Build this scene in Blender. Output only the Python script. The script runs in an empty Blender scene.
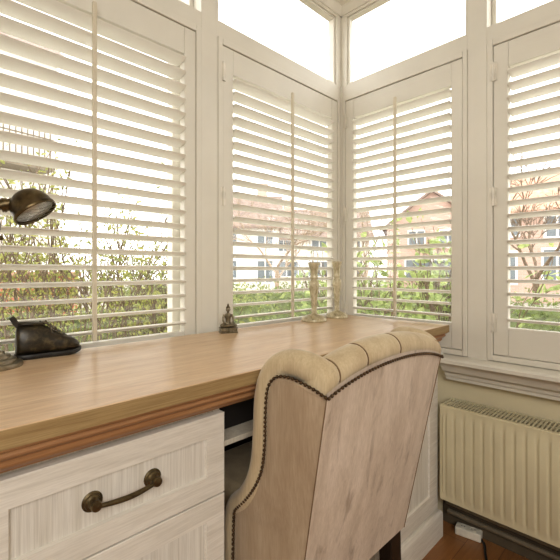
import bpy, bmesh, math, random
from mathutils import Vector, Matrix, Euler
random.seed(7)
SC = bpy.context.scene
COL = SC.collection
PI = math.pi

# ------------------------------------------------------------------ materials
def lin(c):
    return tuple((v/255/12.92) if v/255 <= .04045 else ((v/255+.055)/1.055)**2.4 for v in c) + (1,)

class NT:
    def __init__(s, name):
        s.m = bpy.data.materials.new(name); s.m.use_nodes = True
        s.t = s.m.node_tree; s.b = s.t.nodes['Principled BSDF']
    def n(s, ty, **kw):
        x = s.t.nodes.new(ty)
        for k, v in kw.items(): setattr(x, k, v)
        return x
    def l(s, a, b): s.t.links.new(a, b)
    def coords(s, scale=(1,1,1), rot=(0,0,0)):
        tc = s.n('ShaderNodeTexCoord'); mp = s.n('ShaderNodeMapping')
        mp.inputs['Scale'].default_value = scale; mp.inputs['Rotation'].default_value = rot
        s.l(tc.outputs['Object'], mp.inputs['Vector']); return mp.outputs['Vector']
    def noise(s, vec, scale, detail=4, rough=.55, dist=0):
        x = s.n('ShaderNodeTexNoise'); x.inputs['Scale'].default_value = scale
        x.inputs['Detail'].default_value = detail; x.inputs['Roughness'].default_value = rough
        x.inputs['Distortion'].default_value = dist
        s.l(vec, x.inputs['Vector']); return x.outputs['Fac']
    def ramp(s, fac, stops):
        r = s.n('ShaderNodeValToRGB'); e = r.color_ramp.elements
        while len(e) < len(stops): e.new(.5)
        for i, (p, c) in enumerate(stops):
            e[i].position = p; e[i].color = lin(c)
        s.l(fac, r.inputs['Fac']); return r.outputs['Color']
    def mix(s, a, b, fac, mode='MIX'):
        x = s.n('ShaderNodeMix', data_type='RGBA', blend_type=mode)
        if isinstance(fac, (int, float)): x.inputs[0].default_value = fac
        else: s.l(fac, x.inputs[0])
        for i, v in ((6, a), (7, b)):
            if isinstance(v, tuple): x.inputs[i].default_value = lin(v)
            else: s.l(v, x.inputs[i])
        return x.outputs[2]
    def bump(s, h, strength=.2, dist=.002):
        x = s.n('ShaderNodeBump'); x.inputs['Strength'].default_value = strength
        x.inputs['Distance'].default_value = dist
        s.l(h, x.inputs['Height']); s.l(x.outputs['Normal'], s.b.inputs['Normal'])
    def col(s, c):
        if isinstance(c, tuple): s.b.inputs['Base Color'].default_value = lin(c)
        else: s.l(c, s.b.inputs['Base Color'])
    def set(s, rough=.5, metal=0, spec=.5, sheen=0):
        s.b.inputs['Roughness'].default_value = rough; s.b.inputs['Metallic'].default_value = metal
        s.b.inputs['Specular IOR Level'].default_value = spec; s.b.inputs['Sheen Weight'].default_value = sheen

def plain(name, c, rough=.5, metal=0, var=.06, vs=25, spec=.4, bump=0):
    t = NT(name); v = t.coords(); f = t.noise(v, vs)
    lo = tuple(max(0, int(k*(1-var))) for k in c); hi = tuple(min(255, int(k*(1+var))) for k in c)
    t.col(t.ramp(f, [(.3, lo), (.7, hi)])); t.set(rough, metal, spec)
    if bump: t.bump(f, bump)
    return t.m

def wood(name, stops, grain=(1.2, 22, 22), rough=.4, scale=3.5, fine=.25, rot=(0,0,0), spec=.4, bump=.08):
    t = NT(name); v = t.coords(grain, rot)
    f = t.noise(v, scale, 6, .6, .6); g = t.noise(t.coords(tuple(k*5 for k in grain), rot), scale, 3, .7)
    c = t.ramp(f, stops)
    d = t.ramp(g, [(.35, (150,140,130)), (.6, (255,255,255))])
    t.col(t.mix(c, d, fine, 'MULTIPLY')); t.set(rough, 0, spec); t.bump(g, bump, .001)
    return t.m

M = {}
M['rod'] = plain('tilt_rod_shaded', (208,198,176), .5, var=.03)  # beige darker than the frames: the rods' backlit shade put into the colour
M['paint'] = plain('white_paint', (221,216,203), .42, var=.015, vs=6)
M['louver'] = plain('louver_paint', (239,236,227), .4, var=.012, vs=6)
M['wall'] = plain('wall_paint', (222,210,178), .7, var=.02, vs=9)
M['ceil'] = NT('ceiling_boards'); _t = M['ceil']
_w = _t.n('ShaderNodeTexWave', wave_type='BANDS', bands_direction='X'); _w.inputs['Scale'].default_value = 3.2
_t.l(_t.coords(), _w.inputs['Vector'])
_t.col(_t.ramp(_w.outputs['Fac'], [(.0, (170,163,146)), (.06, (222,216,200)), (1, (226,220,205))])); _t.set(.6); _t.bump(_w.outputs['Fac'], .2)
M['ceil'] = _t.m
M['desktop'] = wood('desktop_oak', [(.28, (206,172,136)), (.5, (220,190,155)), (.72, (230,204,172))], (1.0, 12, 12), .3, 4, .22, spec=.45)
M['deskedge'] = wood('desk_edge_oak', [(.3, (152,124,84)), (.55, (172,146,102)), (.8, (184,158,116))], (1.0, 30, 40), .45, 4, .3)
M['moulding'] = wood('moulding_wood', [(.3, (156,112,74)), (.55, (174,130,90)), (.8, (188,146,106))], (1.0, 30, 40), .38, 4, .25)
M['wash'] = wood('whitewashed_wood', [(.3, (216,209,197)), (.55, (230,224,213)), (.8, (238,233,224))], (1.5, 24, 24), .55, 3.2, .14)
M['washv'] = wood('whitewashed_panel', [(.35, (214,208,196)), (.5, (226,221,211)), (.7, (235,231,222))], (40, 40, 1.0), .55, 2.2, .22)
M['carcass'] = wood('whitewashed_side', [(.3, (204,193,174)), (.6, (219,210,193)), (.8, (228,220,205))], (30, 30, 1.2), .55, 3, .14)
M['shade_in'] = plain('shaded_recess', (30,25,21), .7)  # near-black: the kneehole's shadow put into the colour of its boards
M['brass'] = plain('antique_brass', (104,92,68), .36, .9, .18, 60)
M['bronze'] = NT('aged_bronze'); _t = M['bronze']; _f = _t.noise(_t.coords(), 40, 5)
_t.col(_t.ramp(_f, [(.3, (62,52,36)), (.6, (110,94,66)), (.8, (140,124,92))])); _t.set(.36, .85); M['bronze'] = _t.m
M['pewter'] = plain('brushed_pewter', (146,138,120), .40, .9, .12, 70)
M['shoe'] = NT('worn_leather'); _t = M['shoe']; _f = _t.noise(_t.coords(), 55, 6, .65, .4)
_t.col(_t.ramp(_f, [(.35, (32,28,20)), (.52, (54,46,32)), (.66, (88,76,52)), (.85, (124,110,80))])); _t.set(.34, .25); _t.bump(_f, .4, .002); M['shoe'] = _t.m
M['sole'] = plain('dark_sole', (34,31,27), .45, var=.2, vs=50)
M['lace'] = plain('dark_lace', (96,86,68), .8, var=.2, vs=80)
M['tab'] = plain('heel_tab', (52,46,38), .7, var=.3, vs=60)
M['stat'] = NT('figurine_metal'); _t = M['stat']; _f = _t.noise(_t.coords(), 90, 4)
_t.col(_t.ramp(_f, [(.3, (70,62,48)), (.55, (132,122,100)), (.8, (176,168,146))])); _t.set(.34, .7); M['stat'] = _t.m
M['mercury'] = NT('mercury_glass'); _t = M['mercury']; _f = _t.noise(_t.coords((1,1,.6)), 70, 6, .7, 1)
_t.col(_t.ramp(_f, [(.3, (112,98,68)), (.43, (176,164,130)), (.58, (208,198,170)), (.8, (222,214,190))])); _t.set(.30, .25); _t.bump(_f, .06, .0005); M['mercury'] = _t.m
def velvet(name, stops, streak=True):
    t = NT(name)
    f = t.noise(t.coords((7, 7, 1.6), (0, .30, 0)), 3.2, 6, .6, .3)
    g = t.noise(t.coords((110, 110, 5)), 3, 3, .65)
    h = t.noise(t.coords((16, 16, 3.2), (0, .55, 0)), 1.9, 5, .62, .5)
    c = t.ramp(f, stops)
    c = t.mix(c, t.ramp(g, [(.32, (212,204,196)), (.68, (255,255,255))]), .45, 'MULTIPLY')
    if streak: c = t.mix(c, t.ramp(h, [(.30, (160,142,124)), (.44, (255,255,255))]), .55, 'MULTIPLY')
    t.col(c); t.set(.85, 0, .2, .3); t.b.inputs['Sheen Roughness'].default_value = .4
    t.bump(g, .12, .001); return t.m
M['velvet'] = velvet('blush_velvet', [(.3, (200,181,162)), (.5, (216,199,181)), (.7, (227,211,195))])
M['velvet_shade'] = velvet('blush_velvet_shade', [(.3, (172,150,124)), (.55, (184,163,137)), (.75, (195,175,150))], False)  # same velvet, browner: the weaker light on the sides put into the colour
M['velvet_roll'] = velvet('cream_velvet_roll', [(.3, (192,171,138)), (.55, (209,191,158)), (.75, (222,206,176))], False)
M['nail'] = plain('dark_nailhead', (84,66,46), .4, .7, .15, 80)
M['seam'] = plain('seam_cord', (128,104,78), .9)
M['darkwood'] = wood('dark_leg_wood', [(.3, (30,22,17)), (.6, (48,36,27)), (.8, (62,46,34))], (30, 30, 1.2), .4, 3, .2)
M['rad'] = plain('radiator_enamel', (212,202,170), .38, var=.02, vs=8)
M['grille_dark'] = plain('grille_shadow', (66,58,46), .7)
M['plastic'] = plain('white_plastic', (222,216,200), .4)
M['cable'] = plain('black_cable', (26,25,24), .5)
M['pipe'] = plain('painted_pipe', (120,110,92), .45)
M['low_shade'] = plain('wall_foot_shade', (92,82,66), .55)  # shadow under the radiator, put into a colour
M['chrome'] = plain('satin_reflector', (214,208,194), .32, .6)
M['bulb'] = plain('frosted_bulb', (236,232,220), .25)
M['hinge'] = plain('painted_hinge', (222,216,202), .35)

def floor_mat():
    t = NT('oak_floor_planks'); v = t.coords((1,1,1))
    br = t.n('ShaderNodeTexBrick'); br.inputs['Scale'].default_value = 1
    br.inputs['Brick Width'].default_value = 1.1; br.inputs['Row Height'].default_value = .11; br.inputs['Mortar Size'].default_value = .0012
    br.inputs['Color1'].default_value = lin((146,100,58)); br.inputs['Color2'].default_value = lin((158,110,66)); br.inputs['Mortar'].default_value = lin((110,74,44))
    t.l(v, br.inputs['Vector'])
    g = t.noise(t.coords((2, 30, 1)), 4, 5, .6, .5)
    t.col(t.mix(br.outputs['Color'], t.ramp(g, [(.3, (190,170,150)), (.7, (255,255,255))]), .5, 'MULTIPLY')); t.set(.34); return t.m
M['floor'] = floor_mat()

def glass_mat(name='window_glass', fac=.04):
    m = bpy.data.materials.new(name); m.use_nodes = True; nt = m.node_tree; nt.nodes.clear()
    o = nt.nodes.new('ShaderNodeOutputMaterial'); mx = nt.nodes.new('ShaderNodeMixShader')
    a = nt.nodes.new('ShaderNodeBsdfTransparent'); b = nt.nodes.new('ShaderNodeBsdfGlossy'); b.inputs['Roughness'].default_value = .03
    mx.inputs[0].default_value = fac
    nt.links.new(a.outputs[0], mx.inputs[1]); nt.links.new(b.outputs[0], mx.inputs[2]); nt.links.new(mx.outputs[0], o.inputs[0])
    return m
M['glass'] = glass_mat(); M['lens'] = glass_mat('lamp_lens', .22)

def brick_mat(name, a, b, mortar, s=1):
    t = NT(name); v = t.coords((s,s,s), (PI/2, 0, 0)); tc = t.n('ShaderNodeTexCoord')
    sp = t.n('ShaderNodeSeparateXYZ'); cb = t.n('ShaderNodeCombineXYZ'); ad = t.n('ShaderNodeMath', operation='ADD')
    t.l(tc.outputs['Object'], sp.inputs[0]); t.l(sp.outputs[0], ad.inputs[0]); t.l(sp.outputs[1], ad.inputs[1])
    t.l(ad.outputs[0], cb.inputs[0]); t.l(sp.outputs[2], cb.inputs[1])
    br = t.n('ShaderNodeTexBrick'); br.inputs['Scale'].default_value = 1; br.inputs['Brick Width'].default_value = .22
    br.inputs['Row Height'].default_value = .07; br.inputs['Mortar Size'].default_value = .006
    br.inputs['Color1'].default_value = lin(a); br.inputs['Color2'].default_value = lin(b); br.inputs['Mortar'].default_value = lin(mortar)
    t.l(cb.outputs[0], br.inputs['Vector']); t.col(br.outputs['Color']); t.set(.85); return t.m
M['brick'] = brick_mat('red_brick', (184,152,136), (194,164,148), (190,180,168))
M['brick_red'] = brick_mat('garden_brick', (170,100,70), (186,118,86), (180,160,140))
M['render'] = plain('white_render', (226,222,212), .9)
M['roof_br'] = plain('brown_roof_tiles', (138,122,112), .85, var=.15, vs=6)
M['roof_or'] = plain('orange_roof_tiles', (186,148,126), .85, var=.15, vs=6)
M['win_dark'] = plain('far_window_glass', (112,120,124), .2)
M['win_white'] = plain('far_window_frame', (234,232,226), .6)
M['ground'] = plain('street_paving', (150,144,134), .9, var=.1, vs=1.5)
M['bark'] = plain('tree_bark', (112,96,78), .9, var=.2, vs=20)
M['bark_pale'] = plain('pale_twig', (158,140,120), .9, var=.15, vs=20)
M['carpaint'] = plain('grey_car_paint', (120,126,130), .25, .3)
M['tyre'] = plain('tyre_rubber', (38,38,38), .8)
M['fencewood'] = wood('weathered_fence', [(.3, (140,112,84)), (.6, (164,136,104)), (.8, (178,152,120))], (1, 20, 20), .8, 3, .3)
def leaf_mat(name, stops):
    t = NT(name); f = t.noise(t.coords(), 26, 4, .7); t.col(t.ramp(f, stops)); t.set(.45, 0, .4)
    # thin leaf: let some light through
    tr = t.n('ShaderNodeBsdfTranslucent'); tr.inputs['Color'].default_value = lin(stops[-1][1])
    mx = t.n('ShaderNodeMixShader'); mx.inputs[0].default_value = .35
    out = t.t.nodes['Material Output']
    t.l(t.b.outputs[0], mx.inputs[1]); t.l(tr.outputs[0], mx.inputs[2]); t.l(mx.outputs[0], out.inputs['Surface']); return t.m
M['leaf_yel'] = leaf_mat('yellow_green_leaf', [(.34, (48,58,28)), (.5, (104,116,54)), (.62, (190,188,108))])
M['leaf_mid'] = leaf_mat('mid_green_leaf', [(.34, (40,52,26)), (.5, (96,112,56)), (.62, (190,194,128))])
M['leaf_dark'] = leaf_mat('hedge_leaf', [(.34, (40,52,26)), (.5, (84,102,50)), (.64, (156,166,100))])
M['leaf_laurel'] = leaf_mat('laurel_leaf', [(.34, (52,74,30)), (.5, (116,138,66)), (.64, (192,202,134))])
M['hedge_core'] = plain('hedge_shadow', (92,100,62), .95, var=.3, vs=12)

# ------------------------------------------------------------------ geometry helpers
class MB:
    def __init__(s): s.v = []; s.f = []
    def add(s, vs, fs):
        o = len(s.v); s.v += [tuple(v) for v in vs]; s.f += [tuple(i+o for i in f) for f in fs]; return s
    def box(s, x0, x1, y0, y1, z0, z1, mat=None):
        vs = [(x,y,z) for x in (x0,x1) for y in (y0,y1) for z in (z0,z1)]
        if mat: vs = [mat @ Vector(v) for v in vs]
        return s.add(vs, [(0,1,3,2),(4,6,7,5),(0,4,5,1),(2,3,7,6),(0,2,6,4),(1,5,7,3)])
    def tube(s, pts, r, n=10, caps=True, flat=None, closed=False):
        pts = [Vector(p) for p in pts]; k = len(pts)
        rr = r if isinstance(r, (list, tuple)) else [r]*k
        prev = None; rings = []
        for i, p in enumerate(pts):
            if closed: t = pts[(i+1) % k] - pts[i-1]
            else: t = pts[min(i+1, k-1)] - pts[max(i-1, 0)]
            t.normalize()
            if prev is None:
                a = Vector((0,0,1)) if abs(t.z) < .9 else Vector((1,0,0))
                u = t.cross(a).normalized()
            else:
                u = (prev - t*prev.dot(t)).normalized()
            prev = u; w = t.cross(u)
            rings.append([p + (u*math.cos(2*PI*j/n) + w*math.sin(2*PI*j/n))*rr[i] for j in range(n)])
        vs = [v for g in rings for v in g]; fs = []
        for i in range(k if closed else k-1):
            a, b = i*n, ((i+1) % k)*n
            for j in range(n): fs.append((a+j, a+(j+1) % n, b+(j+1) % n, b+j))
        if caps and not closed:
            fs.append(tuple(range(n-1, -1, -1))); fs.append(tuple((k-1)*n+j for j in range(n)))
        return s.add(vs, fs)
    def lathe(s, prof, n=32, mat=None):
        vs = []; fs = []; k = len(prof)
        for r, z in prof:
            for j in range(n):
                v = Vector((r*math.cos(2*PI*j/n), r*math.sin(2*PI*j/n), z)); vs.append(mat @ v if mat else v)
        for i in range(k-1):
            for j in range(n): fs.append((i*n+j, i*n+(j+1) % n, (i+1)*n+(j+1) % n, (i+1)*n+j))
        if prof[0][0] > 1e-6: fs.append(tuple(range(n-1, -1, -1)))
        if prof[-1][0] > 1e-6: fs.append(tuple((k-1)*n+j for j in range(n)))
        return s.add(vs, fs)
    def ball(s, c, r, seg=12, rings=8, sc=(1,1,1), mat=None):
        c = Vector(c); prof = []
        vs = [Vector((0,0,-1))]
        for i in range(1, rings):
            a = -PI/2 + PI*i/rings
            for j in range(seg): vs.append(Vector((math.cos(a)*math.cos(2*PI*j/seg), math.cos(a)*math.sin(2*PI*j/seg), math.sin(a))))
        vs.append(Vector((0,0,1))); fs = []
        for j in range(seg): fs.append((0, 1+(j+1) % seg, 1+j))
        for i in range(rings-2):
            for j in range(seg):
                a = 1+i*seg; b = a+seg; fs.append((a+j, a+(j+1) % seg, b+(j+1) % seg, b+j))
        L = len(vs)-1; a = 1+(rings-2)*seg
        for j in range(seg): fs.append((a+j, a+(j+1) % seg, L))
        out = []
        for v in vs:
            w = Vector((v.x*r*sc[0], v.y*r*sc[1], v.z*r*sc[2]))
            if mat: w = mat @ w
            out.append(w + c)
        return s.add(out, fs)
    def prism(s, poly, axis, a, b):
        # extrude a polygon (list of 2D points) along an axis: 'x' poly=(y,z), 'y' poly=(x,z), 'z' poly=(x,y)
        def P(p, d): return {'x': (d, p[0], p[1]), 'y': (p[0], d, p[1]), 'z': (p[0], p[1], d)}[axis]
        n = len(poly); vs = [P(p, a) for p in poly] + [P(p, b) for p in poly]
        fs = [tuple(range(n-1, -1, -1)), tuple(range(n, 2*n))] + [(i, (i+1) % n, (i+1) % n + n, i+n) for i in range(n)]
        return s.add(vs, fs)
    def grid(s, P, nu, nv):
        vs = [P(i/(nu-1), j/(nv-1)) for i in range(nu) for j in range(nv)]
        fs = [(i*nv+j, (i+1)*nv+j, (i+1)*nv+j+1, i*nv+j+1) for i in range(nu-1) for j in range(nv-1)]
        return s.add(vs, fs)
    def build(s, name, mat, parent=None, smooth=None, bevel=0, seg=2, sub=0, loc=None, recalc=True):
        me = bpy.data.meshes.new(name); me.from_pydata(s.v, [], s.f)
        if recalc:
            bm = bmesh.new(); bm.from_mesh(me); bmesh.ops.recalc_face_normals(bm, faces=bm.faces); bm.to_mesh(me); bm.free()
        o = bpy.data.objects.new(name, me); COL.objects.link(o)
        me.materials.append(M[mat] if isinstance(mat, str) else mat)
        if smooth is None: smooth = False
        if smooth is True: me.shade_smooth()
        elif smooth: 
            me.shade_smooth(); me.set_sharp_from_angle(angle=math.radians(smooth))
        if bevel:
            b = o.modifiers.new('bevel', 'BEVEL'); b.width = bevel; b.segments = seg; b.limit_method = 'ANGLE'; b.angle_limit = math.radians(40)
        if sub:
            q = o.modifiers.new('sub', 'SUBSURF'); q.levels = sub; q.render_levels = sub
        if parent: o.parent = parent
        if loc: o.location = loc
        return o

def tag(o, label=None, cat=None, group=None, kind=None):
    for k, v in (('label', label), ('category', cat), ('group', group), ('kind', kind)):
        if v: o[k] = v
    return o
def thing(name, label, cat, loc=(0,0,0), rz=0, group=None):
    o = bpy.data.objects.new(name, None); COL.objects.link(o); o.empty_display_size = .05
    o.location = loc; o.rotation_euler = (0, 0, rz); return tag(o, label, cat, group)
def struct(o): o['kind'] = 'structure'; return o
def linkcopy(o, parent, loc):
    c = o.copy(); COL.objects.link(c); c.parent = parent; c.location = loc; return c

# ------------------------------------------------------------------ room shell
# back wall: inner face y = 0; right wall: inner face x = 0; corner at the origin
TW = .14
Z0, ZR0, ZR1, ZT, ZC = .67, 1.768, 1.82, 2.13, 2.17
m = MB()
m.box(-3.6, -1.46, 0, TW, 0, ZC)                                   # solid wall further left
m.box(-1.46, .14, .085, TW, 0, .65)                                # under the windows
m.box(-1.46, .05, 0, .05, ZR1-.052, ZR1)                             # transom rail
m.box(-1.46, .05, 0, .05, ZT, ZC)
m.box(-.751, -.686, -.0012, TW-.001, .62, ZT)                                # post between the first two windows
struct(m.build('wall_back', 'paint', bevel=.002))
m = MB()
m.box(0, .05, -1.30, 0, ZR1-.052, ZR1)
m.box(0, .05, -1.30, 0, ZT, ZC)
m.box(-.0012, TW-.001, -.623, -.558, .62, ZT)
struct(m.build('wall_right', 'paint', bevel=.002))
struct(MB().box(0, TW, -3.6, -1.302, 0, ZC).build('wall_right_end', 'paint'))
struct(MB().box(.087, TW, -1.30, 0, 0, .65).build('wall_right_base', 'paint'))
m = MB(); m.box(-.008, .066, -.008, .066, .62, ZR1-.002); m.box(-.032, .05, -.0008, .05, ZR1-.003, ZT); m.box(-.0008, .05, -.032, .05, ZR1-.003, ZT)
struct(m.build('trim_1', 'paint', bevel=.002))                      # the corner post
struct(MB().box(-3.7, -3.6, -3.6, TW, 0, ZC).build('wall_left', 'wall'))
struct(MB().box(-3.7, TW, -3.7, -3.6, 0, ZC).build('wall_front', 'wall'))
struct(MB().box(-3.6, .085, -3.6, .085, -.06, 0).build('floor', 'floor'))
struct(MB().box(-3.7, .05, -3.7, .05, ZC, ZC+.08).build('ceiling', 'ceil'))
m = MB()                                                            # cove where the ceiling meets the walls
m.prism([(0, ZC-.03), (-.006, ZC-.03), (-.028, ZC-.006), (-.028, ZC), (0, ZC)], 'x', -3.6, 0)
m.prism([(0, ZC-.03), (-.006, ZC-.03), (-.028, ZC-.006), (-.028, ZC), (0, ZC)], 'y', -3.6, 0)
struct(m.build('trim_2', 'paint'))
# lower wall skin (painted a shade darker) and sills
struct(MB().box(.078, .086, -3.6, .08, 0, .60).build('wall_right_lower', 'wall'))
struct(MB().box(-3.6, .08, .078, .086, 0, .60).build('wall_back_lower', 'wall'))
sill = [(.08, .664), (-.002, .668), (-.036, .660), (-.042, .654), (-.042, .643), (-.036, .638), (-.018, .636), (-.012, .626), (0.0, .606), (.022, .594), (.026, .582), (.034, .578), (.036, .566), (.08, .560)]
struct(MB().prism(sill, 'y', -3.6, -.4665).build('trim_3', 'paint', smooth=25))
sb = [(.08, .664), (.0, .668), (.0, .60), (.08, .56)]
struct(MB().prism(sb, 'x', -3.6, .07).build('trim_4', 'paint'))
struct(MB().box(.069, .078, -3.6, -.44, 0, .085).build('shade_strip_right', 'low_shade', bevel=.003))  # dark strip added along the wall foot for the shadow under the radiator

def W(side, a, d, z):
    """point on a wall: a along it, d outwards"""
    return (a, d, z) if side == 'back' else (d, a, z)
def wbox(mb, side, a0, a1, d0, d1, z0, z1):
    if side == 'back': mb.box(min(a0,a1), max(a0,a1), d0, d1, z0, z1)
    else: mb.box(d0, d1, min(a0,a1), max(a0,a1), z0, z1)
    return mb

def glazing(n, side, a0, a1, z0, z1, d, sash):
    r = bpy.data.objects.new('window_%d' % n, None); COL.objects.link(r); r['kind'] = 'structure'
    lo, hi = min(a0,a1), max(a0,a1)
    f = MB()
    for b in ((lo, lo+sash, z0, z1), (hi-sash, hi, z0, z1), (lo+sash, hi-sash, z0, z0+sash), (lo+sash, hi-sash, z1-sash, z1)):
        wbox(f, side, b[0], b[1], d, d+(.035 if sash > .02 else .018), b[2], b[3])
    f.build('window_frame', 'paint', r, bevel=.002)
    wbox(MB(), side, lo+sash-.003, hi-sash+.003, d+.008, d+.011, z0+sash-.003, z1-sash+.003).build('pane', 'glass', r)
    return r
# main glazing stands outside the shutters, transom lights above
glazing(1, 'back', -1.459, -.752, .67, 1.766, .085, .055)
glazing(2, 'back', -.685, -.009, .67, 1.766, .047, .012)
glazing(3, 'right', -.009, -.557, .67, 1.766, .047, .012)
glazing(4, 'right', -.624, -1.299, .67, 1.766, .047, .012)
glazing(5, 'back', -1.459, -.752, ZR1+.001, ZT-.001, .045, .014)
glazing(6, 'back', -.685, -.033, ZR1+.001, ZT-.001, .008, .009)
glazing(7, 'right', -.033, -.557, ZR1+.001, ZT-.001, .008, .009)
glazing(8, 'right', -.624, -1.299, ZR1+.001, ZT-.001, .045, .014)

# casings round the shutters
def casing(n, side, a0, a1, w=.018):
    lo, hi = min(a0,a1), max(a0,a1); f = MB()
    wbox(f, side, lo, lo+w, -.004, .05, Z0, ZR0); wbox(f, side, hi-w, hi, -.004, .05, Z0, ZR0)
    wbox(f, side, lo+w, hi-w, -.004, .05, Z0, Z0+.019); wbox(f, side, lo+w, hi-w, -.004, .05, ZR0-.021, ZR0)
    struct(f.build('trim_%d' % n, 'paint', bevel=.0025))
casing(5, 'back', -1.44, -.7515, .0185)
casing(6, 'back', -.6855, -.0085, .0185)
casing(7, 'right', -.0085, -.5575, .016)
casing(8, 'right', -.6235, -1.295, .018)

# ------------------------------------------------------------------ plantation shutters
LZ0, LZ1, NL = .790, 1.660, 20
PITCH = (LZ1-LZ0)/NL
def louver_mesh(L):
    m = MB(); n = 16; w, h = .0290, .0052
    ring = [(w*math.cos(2*PI*k/n), h*math.sin(2*PI*k/n)*(1 if abs(math.cos(2*PI*k/n)) < .9 else .8)) for k in range(n)]
    m.prism(ring, 'x', -L/2, L/2); return m
def shutter(label, side, a0, a1, s0, s1, hinge_at):
    """panel from a0 to a1, louvres from s0 to s1 (a0<a1, seen from the room)"""
    W_ = a1-a0; c = (a0+a1)/2
    if side == 'back': root = thing('window_shutter', label, 'shutter', (c, 0, Z0+.02), 0, 'louvered shutters round the bay')
    else: root = thing('window_shutter', label, 'shutter', (0, c, Z0+.02), -PI/2, 'louvered shutters round the bay')
    # local x runs to the right seen from the room, local y outwards
    def lx(a): return (a-c) if side == 'back' else -(a-c)
    x0, x1 = sorted((lx(a0), lx(a1))); q0, q1 = sorted((lx(s0), lx(s1)))
    zb = Z0+.02; H0 = .0015; H1 = ZR0-.023-zb
    MB().box(x0, q0, 0, .027, H0, H1).build('stile', 'paint', root, bevel=.002)
    MB().box(q1, x1, 0, .027, H0, H1).build('stile', 'paint', root, bevel=.002)
    MB().box(q0+.0006, q1-.0006, .001, .026, LZ1-zb, H1).build('top_rail', 'paint', root, bevel=.0015)
    MB().box(q0+.0006, q1-.0006, .001, .026, H0, LZ0-zb-.004).build('bottom_rail', 'paint', root, bevel=.0015)
    first = None; qc = (q0+q1)/2
    for k in range(NL):
        z = LZ0 + PITCH*(k+.5) - zb
        if first is None:
            first = louver_mesh(q1-q0-.003).build('louver', 'louver', root, smooth=50, loc=(qc, .0135, z)); first.rotation_euler = (math.radians(-9), 0, 0)
        else: linkcopy(first, root, (qc, .0135, z))
    r = MB().box(qc-.0055, qc+.0055, -.0265, -.0165, LZ0-zb+.004, LZ1-zb+.018)
    r.build('tilt_rod', 'rod', root, bevel=.002)
    hx = x0 if hinge_at == 'left' else x1
    for hz in (1.655, 1.23, .80):
        MB().tube([(hx, -.005, hz-zb-.032), (hx, -.005, hz-zb+.032)], .0042, 8).box(hx-.011, hx+.011, -.0045, .004, hz-zb-.03, hz-zb+.03).build('hinge', 'hinge', root, smooth=40)
    return root
shutter('wide white louvered shutter at the left, above the lamp and little shoe', 'back', -1.420, -.7715, -1.368, -.812, 'left')
shutter('white louvered shutter behind the two candlesticks, left of the corner post', 'back', -.6655, -.0285, -.620, -.066, 'left')
shutter('narrower white louvered shutter just right of the corner post, above the desk end', 'right', -.540, -.0260, -.500, -.069, 'left')
shutter('white louvered shutter at the far right, above the radiator', 'right', -1.275, -.6430, -1.232, -.688, 'left')

# ------------------------------------------------------------------ desk
desk = thing('writing_desk', 'whitewashed pedestal desk with oak top and moulded edge under the windows', 'desk', (-.7375, -.26, 0))
DX, DY = .7375, .26
def D(mb):  # world -> desk local
    mb.v = [(x+DX, y+DY, z) for x, y, z in mb.v]; return mb
L, Rr, B, Fr = -1.46, -.015, -.031, -.499
m = MB().box(L, Rr, Fr, B, .753, .78)
D(m).build('desktop', 'desktop', desk, bevel=.0016)
m = MB().box(L-.0004, Rr+.0004, Fr-.0006, Fr+.004, .7535, .7785); m.box(Rr-.004, Rr+.0006, Fr+.004, B, .7535, .7785); m.box(L-.0006, L+.004, Fr+.004, B, .7535, .7785)
D(m).build('edge_band', 'deskedge', desk)
prof = [(.004, .7528), (.004, .7495), (.009, .7485), (.0105, .7465)]
prof += [(.0125+.005*(1-math.cos(a))*.5 - .006*math.sin(a), .7455-.013*(a/PI)) for a in [PI*k/8 for k in range(9)]]
prof += [(.018, .7315), (.0185, .7295)]
prof += [(.0185+.009*math.sin(a*.5) - .005*math.sin(a), .729-.013*(a/PI)) for a in [PI*k/8 for k in range(1,9)]]
prof += [(.030, .7145), (.031, .7125)]
m = MB(); n = len(prof)
vs = []
for i, z in prof: vs += [(L+i, B, z), (L+i, Fr+i, z), (Rr-i, Fr+i, z), (Rr-i, B, z)]
fs = []
for k in range(n-1):
    for j in range(4): fs.append((4*k+j, 4*k+(j+1) % 4, 4*k+4+(j+1) % 4, 4*k+4+j))
fs += [(0,1,2,3), tuple(4*(n-1)+j for j in (3,2,1,0))]
m.add(vs, fs); D(m).build('edge_moulding', 'moulding', desk, smooth=30)

def framed(x0, x1, z0, z1, y, fw, dep=.007, th=.018):
    """a frame of four mitred rails with a bevelled inner lip; front at y"""
    m = MB()
    o = [(x0,z0),(x1,z0),(x1,z1),(x0,z1)]; i = [(x0+fw,z0+fw),(x1-fw,z0+fw),(x1-fw,z1-fw),(x0+fw,z1-fw)]
    b = .0025; j = [(x0+fw+b,z0+fw+b),(x1-fw-b,z0+fw+b),(x1-fw-b,z1-fw-b),(x0+fw+b,z1-fw-b)]
    e = .0012; oe = [(x0+e,z0+e),(x1-e,z0+e),(x1-e,z1-e),(x0+e,z1-e)]
    vs = [(x, y+th, z) for x, z in o] + [(x, y+e, z) for x, z in o] + [(x, y, z) for x, z in oe] + [(x, y, z) for x, z in i] + [(x, y+dep, z) for x, z in j] + [(x, y+th, z) for x, z in j]
    fs = []
    for r in range(5):
        for k in range(4): fs.append((r*4+k, r*4+(k+1) % 4, r*4+4+(k+1) % 4, r*4+4+k))
    for k in range(4): fs.append((20+k, 20+(k+1) % 4, (k+1) % 4, k))
    m.add(vs, fs); return m
def panel(x0, x1, z0, z1, y, fw, dep=.007):
    return MB().box(x0+fw-.001, x1-fw+.001, y+dep-.0008, y+dep+.006, z0+fw-.001, z1-fw+.001)
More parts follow.
